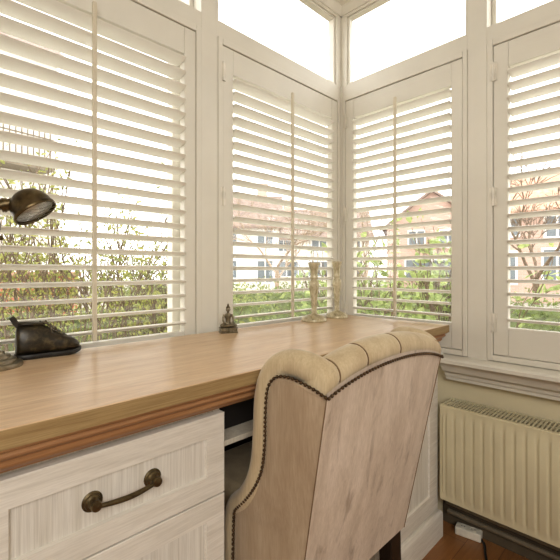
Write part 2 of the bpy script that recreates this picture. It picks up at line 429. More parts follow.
def handle(cx, z, y, half=.049):
    m = MB()
    for s in (-1, 1):
        T = Matrix.Translation((cx+s*half, y, z)) @ Matrix.Rotation(PI/2, 4, 'X')
        m.lathe([(.0155, 0), (.0155, .002), (.0125, .0035), (.0118, .0065), (.0085, .008), (.0065, .012), (.0072, .016), (.0085, .019), (.0072, .0225), (0, .024)], 24, T)
    pts = [(cx + half*(t*2-1)*.98, y-.017-.005*math.sin(PI*t), z-.002-.0025*math.sin(PI*t)) for t in [k/20 for k in range(21)]]
    m.tube(pts, [.0032+.0012*math.sin(PI*k/20) for k in range(21)], 12)
    return m
FY = -.465
def pedestal(x0, x1):
    m = MB()
    m.box(x0, x0+.016, FY+.018, B-.005, .02, .712); m.box(x1-.016, x1, FY+.018, B-.005, .02, .712)
    m.box(x0+.016, x1-.016, FY+.021, B-.005, .696, .712); m.box(x0+.016, x1-.016, FY+.021, B-.005, .02, .09)
    m.box(x0+.016, x1-.016, B-.017, B-.005, .09, .696)
    D(m).build('carcass', 'carcass', desk, bevel=.0012)
    p = [(0,0),(.015,0),(.015,.078),(.012,.088),(.006,.094),(.0,.097)]
    m = MB(); vs = []
    for o, z in [(.014,0),(.014,.082),(.0125,.089),(.008,.0945),(.004,.097),(-.001,.098)]:
        vs += [(x0-o*.5, B-.006, z), (x0-o*.5, FY-o, z), (x1+o*.72, FY-o, z), (x1+o*.72, B-.006, z)]
    fs = [(4*k+j, 4*k+(j+1) % 4, 4*k+4+(j+1) % 4, 4*k+4+j) for k in range(5) for j in range(4)] + [(3,2,1,0), (20,21,22,23)]
    m.add(vs, fs); D(m).build('plinth', 'wash', desk, smooth=30)
pedestal(-1.405, -.999); pedestal(-.430, -.031)
for k, (z0, z1) in enumerate(((.5455, .7005), (.312, .5425), (.101, .309))):
    d = D(framed(-1.3935, -.9995, z0, z1, FY, .0405)).build('drawer', 'wash', desk)
    D(panel(-1.3935, -.9995, z0, z1, FY, .0405)).build('drawer_panel', 'washv', d)
    D(handle(-1.196, (z0+z1)/2+.001, FY+.007)).build('drawer_handle', 'brass', d, smooth=35)
d = D(framed(-.4285, -.0325, .101, .7005, FY, .066)).build('cupboard_door', 'wash', desk)
D(panel(-.4285, -.0325, .101, .7005, FY, .066)).build('door_panel', 'washv', d)
m = MB().box(-.9985, -.4305, -.440, B-.02, .6190, .6300); D(m).build('shelf', 'carcass', desk, bevel=.0012)
m = MB().box(-.9985, -.4305, B-.018, B-.006, .10, .712); D(m).build('modesty_panel', 'shade_in', desk)
m = MB().box(-.9985, -.4305, -.392, -.384, .6302, .712); D(m).build('compartment_back', 'shade_in', desk)

# ------------------------------------------------------------------ upholstered chair
CXm = -.71
chair = thing('upholstered_wing_chair', 'blush velvet wing chair with rolled nailhead back tucked under the desk', 'chair', (CXm, -.45, 0))
CO = Vector((CXm, -.45, 0))
def K(mb): mb.v = [tuple(Vector(v)-CO) for v in mb.v]; return mb
HW = .227
def yback(z): return -.67 + (.765-z)*.195
def halfw(z): return HW - .018*max(0, (.77-z)/.47)
def nail_z(u):  # u -1..1 across the back
    return .763 + .034*max(0, 1-abs(u)**2.2)**.9
ZB = .300
# back panel with the arched top
def PB(i, j):
    u = i*2-1; zt = nail_z(u)+.006; z = ZB + (zt-ZB)*j
    bulge = .010*(1-u*u)*math.sin(PI*min(1, j*1.02))
    return Vector((CXm + u*halfw(z), yback(z)-bulge, z))
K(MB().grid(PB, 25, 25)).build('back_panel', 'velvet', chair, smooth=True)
# core of the back (front side, hidden from the desk front)
def PF(i, j):
    u = i*2-1; zt = nail_z(u)+.012; z = ZB + .02 + (zt-ZB-.02)*j
    return Vector((CXm + u*(halfw(z)-.012), yback(z)+.075+.008*math.sin(PI*j), z))
K(MB().grid(PF, 17, 17)).build('inner_back', 'velvet_roll', chair, smooth=True)

def spline(pts, n):
    pts = [Vector(p) for p in pts]; P = [pts[0]*2-pts[1]] + pts + [pts[-1]*2-pts[-2]]; out = []
    segs = len(pts)-1
    for k in range(n):
        t = k/(n-1)*segs; i = min(int(t), segs-1); f = t-i
        a, b, c, d = P[i:i+4]
        out.append(.5*((2*b)+(c-a)*f+(2*a-5*b+4*c-d)*f*f+(3*b-a-3*c+d)*f**3))
    return out
# nail line on the outside of a wing, in (x offset from the side, y, z)
wing_nail = [(.000, -.671, .763), (.006, -.642, .775), (.013, -.600, .785), (.018, -.568, .781), (.0215, -.550, .758), (.023, -.545, .715), (.023, -.543, .655), (.023, -.536, .605), (.023, -.518, .565), (.022, -.488, .525), (.020, -.452, .488), (.019, -.444, .470), (.019, -.441, .42), (.019, -.440, .345), (.019, -.440, .300)]
wing_roll = [(-.026, -.652, .782), (-.020, -.630, .795), (-.014, -.598, .803), (-.008, -.566, .800), (.000, -.541, .778), (.004, -.5265, .730), (.006, -.523, .655), (.006, -.515, .600), (.006, -.496, .553), (.005, -.466, .512), (.004, -.434, .484), (.003, -.420, .455), (.003, -.417, .40), (.003, -.417, .345), (.003, -.417, .30)]
wr_rad = [.029, .029, .0275, .027, .027, .0265, .026, .025, .024, .023, .022, .021, .021, .021, .021]
def side_pt(s, p): return Vector((CXm + s*(halfw(p[2]) + p[0]) if False else CXm + s*(HW + p[0]), p[1], p[2]))
for s in (-1, 1):
    nl = [side_pt(s, p) for p in spline(wing_nail, 60)]
    # outer side panel: rows from the back edge forward to the nail line
    def PS(i, j, nl=nl, s=s):
        p = nl[min(59, int(round(i*59)))]
        z = p.z
        xb = CXm + s*halfw(z); yb = yback(z)+.0005
        z0 = z if z < .757 else .757 + (z-.757)*j
        if z > .757: yb = yback(.757); xb = CXm + s*halfw(.757)
        x = xb + (p.x-xb)*j + s*.006*math.sin(PI*j)*min(1, (p.y-yb)/.08)
        return Vector((x, yb + (p.y-yb)*j, z0))
    K(MB().grid(PS, 60, 12)).build('side_panel', 'velvet_shade', chair, smooth=True)
    # padded roll that runs along the wing and down the arm
    rl = [side_pt(s, p) for p in spline(wing_roll, 70)]
    rad = [v.x for v in spline([(r,0,0) for r in wr_rad], 70)]
    K(MB().tube(rl, rad, 18)).build('wing_roll', 'velvet_roll', chair, smooth=50)
    # inner face of the wing
    def PI_(i, j, s=s):
        z = .33 + (.79-.33)*i; yf = -.43 if z < .49 else (-.525+.095*max(0, (.60-z)/.11) if z < .60 else -.528)
        return Vector((CXm + s*(HW-.03), yback(z)+.05 + (yf-yback(z)-.05)*j, z))
    K(MB().grid(PI_, 24, 6)).build('inner_wing', 'velvet_roll', chair, smooth=True)
# thick roll along the top of the back, pinched at the channel seams
seams = [-.83, -.45, .09]
def roll_c(u):
    return Vector((CXm + u*(HW+.003), -.641, nail_z(u)+.014))
N = 121; pts = [roll_c(-1+2*k/(N-1)) for k in range(N)]; rad = []
for k in range(N):
    u = -1+2*k/(N-1); r = .0355 - .002*abs(u)
    for q in seams: r -= .0035*math.exp(-((u-q)/.022)**2)
    e = (1-abs(u)); r *= min(1, .80+.2*math.sqrt(min(1, e/.05)))
    rad.append(r)
ms = MB()
# squashed tube: taller towards the back face, overhanging the panel slightly
def roll_ring(p, r, n=22):
    return [p + Vector((0, r*math.cos(a)*.98, r*math.sin(a)*.86)) for a in [2*PI*j/n for j in range(n)]]
n = 22; vs = []; fs = []
for k in range(N): vs += roll_ring(pts[k], rad[k])
for k in range(N-1):
    for j in range(n): fs.append((k*n+j, k*n+(j+1) % n, (k+1)*n+(j+1) % n, (k+1)*n+j))
c0 = len(vs); vs += [pts[0]+Vector((-.006,0,0)), pts[-1]+Vector((.006,0,0))]
for j in range(n): fs += [(c0, (j+1) % n, j), (c0+1, (N-1)*n+j, (N-1)*n+(j+1) % n)]
ms.add(vs, fs); rollo = K(ms).build('back_roll', 'velvet_roll', chair, smooth=60)
for q in seams:
    ring = []
    for a in [PI*(-.10)+PI*1.2*k/24 for k in range(25)]:
        u = q; c = roll_c(u); r = .0355-.002*abs(u)-.0026
        ring.append(c + Vector((0, r*math.cos(a)*.98, r*math.sin(a)*.86)))
    K(MB().tube(ring, .0016, 6)).build('channel_seam', 'seam', rollo, smooth=True)
# nailhead trim: dark tape with close-set domed nails, along the back and both wings
def nails(path, name, off):
    m = MB(); L_ = 0; m.tube(path, .0014, 6); last = None
    dense = []
    for a, b in zip(path[:-1], path[1:]):
        for f in range(6): dense.append(a.lerp(b, f/6))
    for p in dense:
        if last is None or (p-last).length > .0082:
            m.ball(p+off, .0033, 8, 5); last = p
    return K(m).build(name, 'nail', chair, smooth=True)
bp = [Vector((CXm+u*HW, yback(nail_z(u))-.0035-.010*(1-u*u)*.08, nail_z(u)-.002)) for u in [-1+2*k/50 for k in range(51)]]
nails(bp, 'nailhead_trim', Vector((0,-.0015,0)))
for s in (-1, 1):
    nails([side_pt(s, p)+Vector((s*.003,0,0)) for p in spline(wing_nail, 70)], 'nailhead_trim', Vector((s*.0015,0,0)))
    K(MB().tube([Vector((CXm+s*halfw(z), yback(z)-.0005, z)) for z in [.30+.46*k/20 for k in range(21)]], .0012, 6)).build('corner_piping', 'seam', chair, smooth=True)
# seat
def rbox(x0, x1, y0, y1, z0, z1): return MB().box(x0, x1, y0, y1, z0, z1)
K(rbox(CXm-.205, CXm+.205, -.555, -.20, .302, .405)).build('seat_rail', 'velvet_shade', chair, bevel=.012, seg=3)
K(rbox(CXm-.195, CXm+.195, -.555, -.185, .405, .475)).build('seat_cushion', 'velvet_roll', chair, bevel=.025, seg=4, smooth=40)
def leg(x, y, rear):
    m = MB(); t, b = .025, (.022 if rear else .017); oy = -.012 if rear else .0
    vs = [(x+i*b, y+oy+j*b*.8, 0) for i, j in ((-1,-1),(1,-1),(1,1),(-1,1))] + [(x+i*t, y+j*t*.8, .34 if rear else .31) for i, j in ((-1,-1),(1,-1),(1,1),(-1,1))]
    m.add(vs, [(3,2,1,0),(4,5,6,7)] + [(k,(k+1) % 4,(k+1) % 4+4,k+4) for k in range(4)])
    return K(m).build('leg', 'darkwood', chair, bevel=.003)
leg(CXm+.178, -.553, True); leg(CXm-.178, -.553, True); leg(CXm+.17, -.23, False); leg(CXm-.17, -.23, False)

# ------------------------------------------------------------------ things on the desk
ZD = .78
# lamp
lamp = thing('desk_lamp', 'aged bronze desk lamp with domed shade standing at the left edge of the desk', 'lamp', (-1.318, -.108, ZD))
MB().lathe([(.051,0),(.052,.003),(.051,.0085),(.047,.010),(.0405,.0105),(.040,.0165),(.036,.018),(.030,.0185),(.0295,.024),(.026,.026),(.020,.0265),(.018,.032),(.010,.036),(.009,.040),(0,.040)], 40).build('base', 'pewter', lamp, smooth=35)
MB().tube([(0,0,.036),(0,0,.26)], .0065, 14).ball((0,0,.265), .012, 16, 10).tube([(-.016,0,.265),(.016,0,.265)], .005, 10).build('pole', 'bronze', lamp, smooth=40)
Rv, Fv, Uv = Vector((.714,-.70,0)), Vector((.70,.714,0)), Vector((0,0,1))
vw = (Fv-.625*Rv).normalized(); sr = (Rv+.625*Fv).normalized()
ax = (sr*.52 - Uv*.80 - vw*.26).normalized()                     # where the shade points
hc = Vector((.072, -.029, .324)) - sr*.005                                  # centre of the shade
zq = Vector((0,0,1)).rotation_difference(ax).to_matrix().to_4x4()
TM = Matrix.Translation(hc) @ zq
neck = hc - ax*.022 - sr*.026 - Uv*.004
pts = [Vector((0,0,.262)), Vector((.004,-.002,.285)), neck - sr*.030 - Uv*.012, neck - sr*.012 - Uv*.004, neck]
MB().tube(spline(pts, 24), [.0075+.0035*k/23 for k in range(24)], 14).tube([neck-sr*.022-Uv*.008, neck-sr*.008-Uv*.003], .0135, 18).tube([neck-sr*.017-Uv*.006, neck-sr*.013-Uv*.005], .0150, 18).build('arm', 'bronze', lamp, smooth=40)
sh = MB().lathe([(0,-.0475),(.010,-.047),(.020,-.043),(.030,-.036),(.037,-.025),(.0405,-.013),(.0415,-.003),(.0435,-.001),(.0440,.004),(.0425,.007),(.0405,.006),(.0395,-.003),(.038,-.013),(.035,-.024),(.027,-.034),(.012,-.042)], 44, TM).build('shade', 'bronze', lamp, smooth=40)
MB().lathe([(.0385,.001),(.034,-.012),(.026,-.022),(.014,-.030),(.008,-.034)], 40, TM).build('reflector', 'chrome', sh, smooth=True)
MB().ball(hc - ax*.006, .013, 16, 10).build('bulb', 'bulb', sh, smooth=True)
m = MB(); m.lathe([(.0402,.0022),(.036,.0045),(.02,.0075),(0,.0085)], 40, TM); m.build('lens', 'lens', sh, smooth=True)
m = MB()
for k in range(-2, 3):
    a = Vector((k*.013, -math.sqrt(max(0,.040**2-(k*.013)**2)), .0075)); b = Vector((a.x, -a.y, .0075)); m.tube([TM @ a, TM @ ((a+b)/2+Vector((0,0,.004))), TM @ b], .0005, 6)
m.build('lens_guard', 'pewter', sh, smooth=True)

# little shoe
shoe = thing('baby_shoe', 'small dark worn leather lace-up baby shoe on the desk beside the lamp', 'shoe', (-1.207, -.060, ZD), math.radians(-3))
# sections along local x from heel (-.067) to toe (.067): x, half width, z low, z top, top flatness
secs = [(-.064,.010,.010,.060),(-.0625,.016,.009,.070),(-.058,.020,.009,.0755),(-.048,.0235,.009,.0770),(-.034,.0245,.009,.0775),(-.020,.0245,.009,.0775),(-.008,.0245,.009,.0735),(.004,.0250,.009,.0650),(.016,.0260,.009,.0560),(.028,.0275,.009,.0500),(.040,.0280,.0095,.0440),(.050,.0265,.010,.0400),(.058,.0225,.0115,.0345),(.0635,.0160,.0135,.0285),(.0665,.008,.016,.0225)]
m = MB(); n = 20; vs = []; fs = []
for x, w, z0, z1 in secs:
    for j in range(n):
        a = 2*PI*j/n; ca, sa = math.cos(a), math.sin(a)
        e = .62 if sa < 0 else .8
        zz = (z0+z1)/2 + (z1-z0)/2*(abs(sa)**e)*(1 if sa >= 0 else -1)
        taper = 1 - .38*max(0, (zz-.03)/.05)
        vs.append((x, w*taper*(abs(ca)**.8)*(1 if ca >= 0 else -1), zz))
for i in range(len(secs)-1):
    for j in range(n): fs.append((i*n+j, i*n+(j+1) % n, (i+1)*n+(j+1) % n, (i+1)*n+j))
fs += [tuple(range(n-1,-1,-1)), tuple((len(secs)-1)*n+j for j in range(n))]
m.add(vs, fs); upper = m.build('upper', 'shoe', shoe, smooth=True, sub=1)
# collar
ring = [(-.033+.026*math.cos(a), .0135*math.sin(a), .0775-.0015*math.cos(a)) for a in [2*PI*k/28 for k in range(28)]]
MB().tube(ring, .0032, 8, closed=True).build('collar', 'shoe', shoe, smooth=True)
m = MB().ball((-.034,0,.0765), 1, 16, 8, (.0235,.0115,.004)); m.build('opening', 'sole', shoe, smooth=True)
# sole
out = [(-.067,0),(-.065,.014),(-.055,.022),(-.035,.025),(-.01,.0245),(.015,.0275),(.04,.0300),(.055,.0265),(.065,.017),(.0705,.004)]
loop = out + [(x,-y) for x, y in reversed(out[1:])]
m = MB(); L2 = len(loop); vs = []
def zs(x): return .006*max(0, (x-.03)/.04)**2
for o, z in ((.96,0),(1,.0015),(1,.0085),(.97,.0105)):
    vs += [(x*o, y*o, z+zs(x)) for x, y in loop]
fs = [(r*L2+k, r*L2+(k+1) % L2, (r+1)*L2+(k+1) % L2, (r+1)*L2+k) for r in range(3) for k in range(L2)] + [tuple(range(L2-1,-1,-1)), tuple(3*L2+k for k in range(L2))]
m.add(vs, fs); m.build('sole', 'sole', shoe, smooth=40)
m = MB()
for k in range(5):
    x = -.006+k*.0095; z = .0785-.0082*k; w = .010+.0013*k
    m.tube([(x-.003, -w, z-.005), (x, -w*.5, z+.001), (x+.002, 0, z+.0025), (x+.003, w*.5, z), (x+.005, w, z-.006)], .0014, 6)
    m.tube([(x+.005, -w, z-.006), (x+.003, -w*.5, z+.0005), (x+.002, 0, z+.0035), (x, w*.5, z+.001), (x-.003, w, z-.005)], .0014, 6)
m.tube(spline([(-.006,0,.078),(-.012,-.010,.081),(-.004,-.018,.077),(-.002,-.008,.077),(.002,-.019,.066),(.004,-.023,.056)], 24), .0014, 6)
m.build('laces', 'lace', shoe, smooth=True)
m = MB().grid(lambda i, j: Vector((-.016+.06*i, (j-.5)*(.017+.006*i), .0800-.042*i**1.15+.003*math.sin(PI*j))), 10, 6)
m.build('tongue', 'shoe', shoe, smooth=True)
m = MB(); P0 = [(-.058,.073),(-.063,.080),(-.067,.088),(-.071,.0945)]
for k in range(3):
    (x0,z0),(x1,z1) = P0[k], P0[k+1]; m.add([(x0-.005,-.006,z0-.003),(x0+.005,-.006,z0+.003),(x1+.0045,-.0058,z1+.0025),(x1-.0045,-.0058,z1-.0025),(x0-.005,.006,z0-.003),(x0+.005,.006,z0+.003),(x1+.0045,.0058,z1+.0025),(x1-.0045,.0058,z1-.0025)], [(0,1,2,3),(7,6,5,4),(0,3,7,4),(1,5,6,2),(3,2,6,7),(0,4,5,1)])
m.build('heel_tab', 'tab', shoe)

# seated figurine
fig = thing('seated_figurine', 'tiny dark metal figurine sitting cross-legged in front of the window post', 'figurine', (-.703, -.082, ZD), math.radians(-22)); fig.scale = (1.02, 1.0, 1.12)
m = MB().box(-.027,.027,-.017,.017,0,.004); m.box(-.0255,.0255,-.0155,.0155,.004,.0125); m.box(-.027,.027,-.0165,.0165,.0125,.0155)
m.build('pedestal', 'stat', fig, bevel=.0012)
m = MB()   # faces local -y
m.tube([(-.005,.004,.022),(-.017,.0,.021),(-.0235,-.004,.0205)], [.0075,.0068,.005], 12).tube([(.005,.004,.022),(.017,.0,.021),(.0235,-.004,.0205)], [.0075,.0068,.005], 12)
m.tube([(-.0235,-.004,.0205),(-.012,-.0115,.0205),(.006,-.012,.0225)], [.005,.0048,.0034], 10).tube([(.0235,-.004,.0205),(.012,-.0115,.0205),(-.006,-.010,.0235)], [.005,.0048,.0034], 10)
m.ball((0,.004,.024), .01, 14, 8, (1.1,.9,.8))
m.tube([(0,.004,.024),(0,.004,.036),(0,.0035,.048),(0,.003,.054)], [.0085,.0078,.0105,.006], 14)
m.ball((0,.0035,.050), .01, 14, 8, (1.25,.72,.5))
m.tube([(0,.003,.053),(0,.002,.062)], [.0042,.0038], 10)
m.ball((0,.001,.0665), .0072, 16, 12, (.9,.98,1.16))
m.ball((0,-.006,.0655), .0014, 8, 6, (.8,1,1.4))
for s in (-1, 1):
    m.tube([(s*.0115,.0035,.051),(s*.0155,.003,.043),(s*.0165,.001,.034),(s*.0130,-.006,.029),(s*.005,-.010,.0275)], [.0040,.0036,.0032,.0028,.0024], 10)
    m.ball((s*.0068,.0015,.0655), .0018, 8, 6, (.6,1,1.9))
fb = m.build('body', 'stat', fig, smooth=True)
rm = fb.modifiers.new('remesh', 'REMESH'); rm.mode = 'VOXEL'; rm.voxel_size = .0011; rm.use_smooth_shade = True
m = MB().ball((0,.0022,.0695), .0070, 16, 10, (.98,1,.95)).ball((0,.0028,.0775), .0034, 12, 8, (1,1,1.1)).ball((0,.0028,.0815), .0015, 8, 6)
m.build('hair', 'bronze', fig, smooth=True)

# candlesticks
def candlestick(label, loc, h, s=1):
    t = thing('candlestick', label, 'candlestick', loc, 0, 'mercury glass candlesticks')
    k = h/.232
    base = [(.046,0),(.0475,.002),(.047,.006),(.045,.012),(.039,.018),(.030,.0225),(.020,.0255),(.0135,.028),(.0115,.030)]
    MB().lathe([(r*s, z*k) for r, z in base]+[(0,.030*k)], 36).build('foot', 'mercury', t, smooth=50)
    stem = [(.0115,.030),(.0100,.033),(.0115,.038),(.0098,.044),(.0105,.060),(.0125,.085),(.0150,.112),(.0178,.135),(.0188,.148),(.0175,.156),(.0135,.162),(.0125,.166)]
    MB().lathe([(r*s, z*k) for r, z in stem], 32).build('stem', 'mercury', t, smooth=50)
    cup = [(.0125,.166),(.0150,.170),(.0150,.174),(.0130,.180),(.0135,.192),(.0150,.205),(.0180,.217),(.0222,.228),(.0224,.232),(.0200,.232),(.0160,.224),(.0130,.212),(.011,.200),(0,.199)]
    MB().lathe([(r*s, z*k) for r, z in cup], 32).build('cup', 'mercury', t, smooth=50)
candlestick('mercury glass candlestick, the nearer left one with the wider cup, on the desk', (-.287, -.084, ZD), .229, 1.06)
candlestick('mercury glass candlestick, the right one nearest the corner post, on the desk', (-.133, -.078, ZD), .236, .98)

# ------------------------------------------------------------------ radiator and what lies under it
rad_y0, rad_y1 = -.480, -1.285
rad = thing('radiator', 'cream ribbed panel radiator on the wall below the far right window', 'radiator', (0, (rad_y0+rad_y1)/2, .152))
yc = (rad_y0+rad_y1)/2
RL = rad_y0-rad_y1; RZ0, RZ1 = .152, .492
pitch = .0312
def groove(y):
    if y < .014 or y > RL-.014: return 0
    f = ((y-.022)/pitch) % 1
    d = min(f, 1-f)
    return 1 if d > .20 else max(0, (d-.10)/.10)
ys = sorted(set([0, .004, RL-.004, RL] + [k*.0026 for k in range(1, int(RL/.0026))]))
zsr = [0, .003, .026, .036, RZ1-RZ0-.038, RZ1-RZ0-.028, RZ1-RZ0-.003, RZ1-RZ0]
zw = [0, 0, 0, 1, 1, 0, 0, 0]
m = MB(); vs = []; fs = []
for y in ys:
    ed = .006 if (y == 0 or y == RL) else (.0012 if (y == .004 or y == RL-.004) else 0)
    for z, w in zip(zsr, zw):
        ez = .004 if z in (0, zsr[-1]) else 0
        vs.append((-.060+.0055 + max(ed, ez) - .0055*groove(y)*w, rad_y0-y-yc, z))
nz = len(zsr)
for i in range(len(ys)-1):
    for j in range(nz-1): fs.append((i*nz+j, i*nz+j+1, (i+1)*nz+j+1, (i+1)*nz+j))
m.add(vs, fs); m.box(-.0505, -.040, rad_y1-yc+.001, rad_y0-yc-.001, .002, RZ1-RZ0-.001)
m.build('front_panel', 'rad', rad, smooth=40)
MB().box(.044, .054, rad_y1-yc, rad_y0-yc, .01, RZ1-RZ0-.006).build('rear_panel', 'rad', rad, bevel=.003)
m = MB(); H = RZ1-RZ0
m.box(-.052, -.044, rad_y1-yc, rad_y0-yc, H-.004, H+.0015); m.box(.046, .056, rad_y1-yc, rad_y0-yc, H-.004, H+.0015)
m.box(.000, .004, rad_y1-yc, rad_y0-yc, H-.003, H)
k = 0
while k*.0118 < RL-.004:
    y = rad_y0-yc-.002-k*.0118; m.box(-.044, .046, y-.0042, y, H-.003, H+.001); k += 1
m.build('top_grille', 'rad', rad)
MB().box(-.040, .044, rad_y1-yc+.002, rad_y0-yc-.004, H-.05, H-.045).build('grille_shade', 'grille_dark', rad)  # plain dark sheet standing in for the shade between the grille bars
for y in (rad_y0-yc, rad_y1-yc): 
    MB().box(-.050, .052, y-.002, y+.002, .012, H-.006).build('end_cover', 'rad', rad, bevel=.002)
for y in (-.62, -1.18):
    MB().box(.054, .078, y-yc-.012, y-yc+.012, .05, .28).build('wall_bracket', 'rad', rad)
for x, z, lab in ((.030, .105, 'upper grey heating pipe running along the wall under the radiator'), (.046, .062, 'lower grey heating pipe running along the wall under the radiator')):
    o = MB().tube([(x, -.47, z), (x, -3.4, z)], .009, 12).build('heating_pipe', 'pipe', smooth=40)
    tag(o, lab, 'pipe', 'heating pipes under the radiator')
# socket block
sk = thing('power_strip', 'small white plastic socket block lying on the floor under the radiator', 'power strip', (.046, -.545, .0), math.radians(-80))
MB().box(-.044,.044,-.019,.019,0,.030).build('housing', 'plastic', sk, bevel=.005, seg=3)
for x in (-.018, .016):
    q = MB().lathe([(.013,.0300),(.013,.0312),(.0115,.0312),(.011,.0302),(0,.0302)], 20, Matrix.Translation((x,0,0))).build('socket', 'plastic', sk, smooth=40)
    for d in (-.005, .005): MB().ball((x+d, 0, .0306), .0015, 8, 5).build('pin_hole', 'cable', q)
cb = MB().tube(spline([(.046,-.585,.012),(.030,-.605,.006),(-.020,-.625,.0045),(-.062,-.650,.0045),(-.075,-.700,.0045),(-.105,-.760,.0045),(-.17,-.86,.0045),(-.30,-.98,.0045)], 60), .0042, 10).build('power_cable', 'cable', smooth=True)
tag(cb, 'black power cable trailing from the socket block over the wooden floor', 'cable')

# ------------------------------------------------------------------ outside
GZ = -.5
struct(MB().box(-40, 60, .141, 60, GZ-.2, GZ).box(.141, 60, -40, .141, GZ-.2, GZ).build('ground', 'ground'))
def leaf_cloud(mb, pts, size, up=.3, w=.45):
    for p in pts:
        p = Vector(p); s = size*random.uniform(.6, 1.25)
        d = Vector((random.gauss(0,1), random.gauss(0,1), random.gauss(up,1))).normalized()
        q = d.cross(Vector((random.gauss(0,1), random.gauss(0,1), random.gauss(0,1)))).normalized(); nn = d.cross(q)
        a = p; b = p+d*s*.35+q*s*w*.5+nn*s*.06; c = p+d*s; e = p+d*s*.35-q*s*w*.5+nn*s*.06; f = p+d*s*.75+q*s*w*.33; g = p+d*s*.75-q*s*w*.33
        mb.add([a, b, f, c, g, e], [(0,1,2,3),(0,3,4,5)])
def branches(mb, p, d, L, r, depth, twig, spread=.6, upb=.12, tips=None, kids=(2,3)):
    n = 4; pts = [p]; q = d.copy()
    for k in range(n):
        q = (q + Vector((random.gauss(0,.12), random.gauss(0,.12), random.gauss(upb*.4,.10)))).normalized(); pts.append(pts[-1]+q*L/n)
    rr = [r*(1-.45*k/n) for k in range(n+1)]
    mb.tube(pts, rr, 6 if r > .02 else 4, caps=False)
    if tips is not None and depth <= 1: tips += pts[1:]
    if depth == 0: return
    for k in range(random.randint(*kids)):
        i = random.randint(2, n); ax = Vector((random.gauss(0,1), random.gauss(0,1), random.gauss(0,.5))).normalized()
        nd = (q + ax*spread + Vector((0,0,upb))).normalized()
        branches(mb, pts[i], nd, L*random.uniform(.62,.82), max(twig, r*.52), depth-1, twig, spread, upb, tips, kids)
    if depth > 0: branches(mb, pts[-1], (q+Vector((random.gauss(0,.2),random.gauss(0,.2),.1))).normalized(), L*.78, max(twig, r*.55), depth-1, twig, spread, upb, tips, kids)

def shrub(name, label, loc, stems, h, rxy, mat, leaf, nleaf, cat='shrub', group=None, flat=.5, bark='bark', zmin=.15):
    t = thing(name, label, cat, loc, 0, group); b = MB(); tips = []
    for k in range(stems):
        a = random.uniform(0, 2*PI); d = Vector((math.cos(a)*rxy/h*.8, math.sin(a)*rxy/h*.8*flat, 1)).normalized()
        branches(b, Vector((math.cos(a)*.06, math.sin(a)*.06, 0)), d, h*.42, .016, 3, .004, .55, .15, tips)
    b.build('stems', bark, t, smooth=True, recalc=False)
    f = MB(); pts = []
    for k in range(nleaf):
        p = random.choice(tips) + Vector((random.gauss(0,.05), random.gauss(0,.05), random.gauss(0,.05)))
        if p.z > zmin: pts.append(p)
    leaf_cloud(f, pts, leaf); f.build('foliage', mat, t, recalc=False)
    return t
def hedge(label, loc, length, depth, height, rz, nleaf, leaf, mat='leaf_dark'):
    t = thing('hedge', label, 'hedge', loc, rz, None)
    m = MB(); NX = 24
    def HP(i, j):
        a = PI*j; x = (i-.5)*length
        return Vector((x, -depth*.42*math.cos(a), max(0, (height*.9)*(math.sin(a)**.35)) + .03*math.sin(x*7)*math.sin(a)))
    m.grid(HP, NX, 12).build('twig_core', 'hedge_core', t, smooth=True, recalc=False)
    f = MB(); pts = []
    for k in range(nleaf):
        a = PI*random.random(); x = (random.random()-.5)*length; w = 1+random.gauss(0, .10)
        pts.append((x, -depth*.46*math.cos(a)*w, max(.02, height*.95*(math.sin(a)**.35)*w+random.gauss(0,.03))))
    leaf_cloud(f, pts, leaf); f.build('foliage', mat, t, recalc=False); return t

def P(px, d): # plan position seen along a column of the picture at depth d
    r = (px-280)/392
    return (-1.46+d*(.69991+r*.71423), -1.09+d*(.71423-r*.69991))
# garden outside the left window
shrub('garden_shrub', 'tall loose yellow-green shrub close outside the left half of the left window', (-.62, 1.75, GZ), 8, 1.95, .75, 'leaf_yel', .036, 4200)
shrub('garden_shrub', 'mid green bushy shrub outside the right half of the left window', (.35, 2.45, GZ), 9, 1.55, .75, 'leaf_mid', .036, 4800)
shrub('garden_shrub', 'low yellow-green plant outside at the bottom right of the left window', (*P(150, 2.5), GZ), 8, 1.22, .40, 'leaf_yel', .050, 1500)
hedge('clipped green garden hedge outside the left window, before the brick wall', (.1, 3.4, GZ), 4.6, .6, 1.14, math.radians(-8), 5200, .055, 'leaf_mid')
gw = thing('garden_wall', 'low red brick garden wall with stone coping beyond the shrubs', 'wall', (.3, 5.2, GZ), math.radians(-8))
MB().box(-2.6,.15,-.11,.11,0,1.40).build('brickwork', 'brick_red', gw); MB().box(-2.65,.2,-.15,.15,1.40,1.46).build('coping', 'roof_or', gw, bevel=.01)
def bare_tree(label, loc, h, r, depth=4, bark='bark', lean=(0,0)):
    t = thing('bare_tree', label, 'tree', loc); b = MB()
    b.tube([(0,0,0),(lean[0]*.15,lean[1]*.15,h*.16),(lean[0]*.3,lean[1]*.3,h*.3)], [r*1.15,r,r*.9], 8, caps=False)
    for k in range(3):
        a = k*2.1+random.uniform(-.4,.4); branches(b, Vector((lean[0]*.3,lean[1]*.3,h*(.22+.04*k))), Vector((math.cos(a)*.7, math.sin(a)*.7, .9)).normalized(), h*.26, r*.6, depth, .006*h/3, .7, .1)
    b.build('trunk_and_branches', bark, t, smooth=True, recalc=False); return t

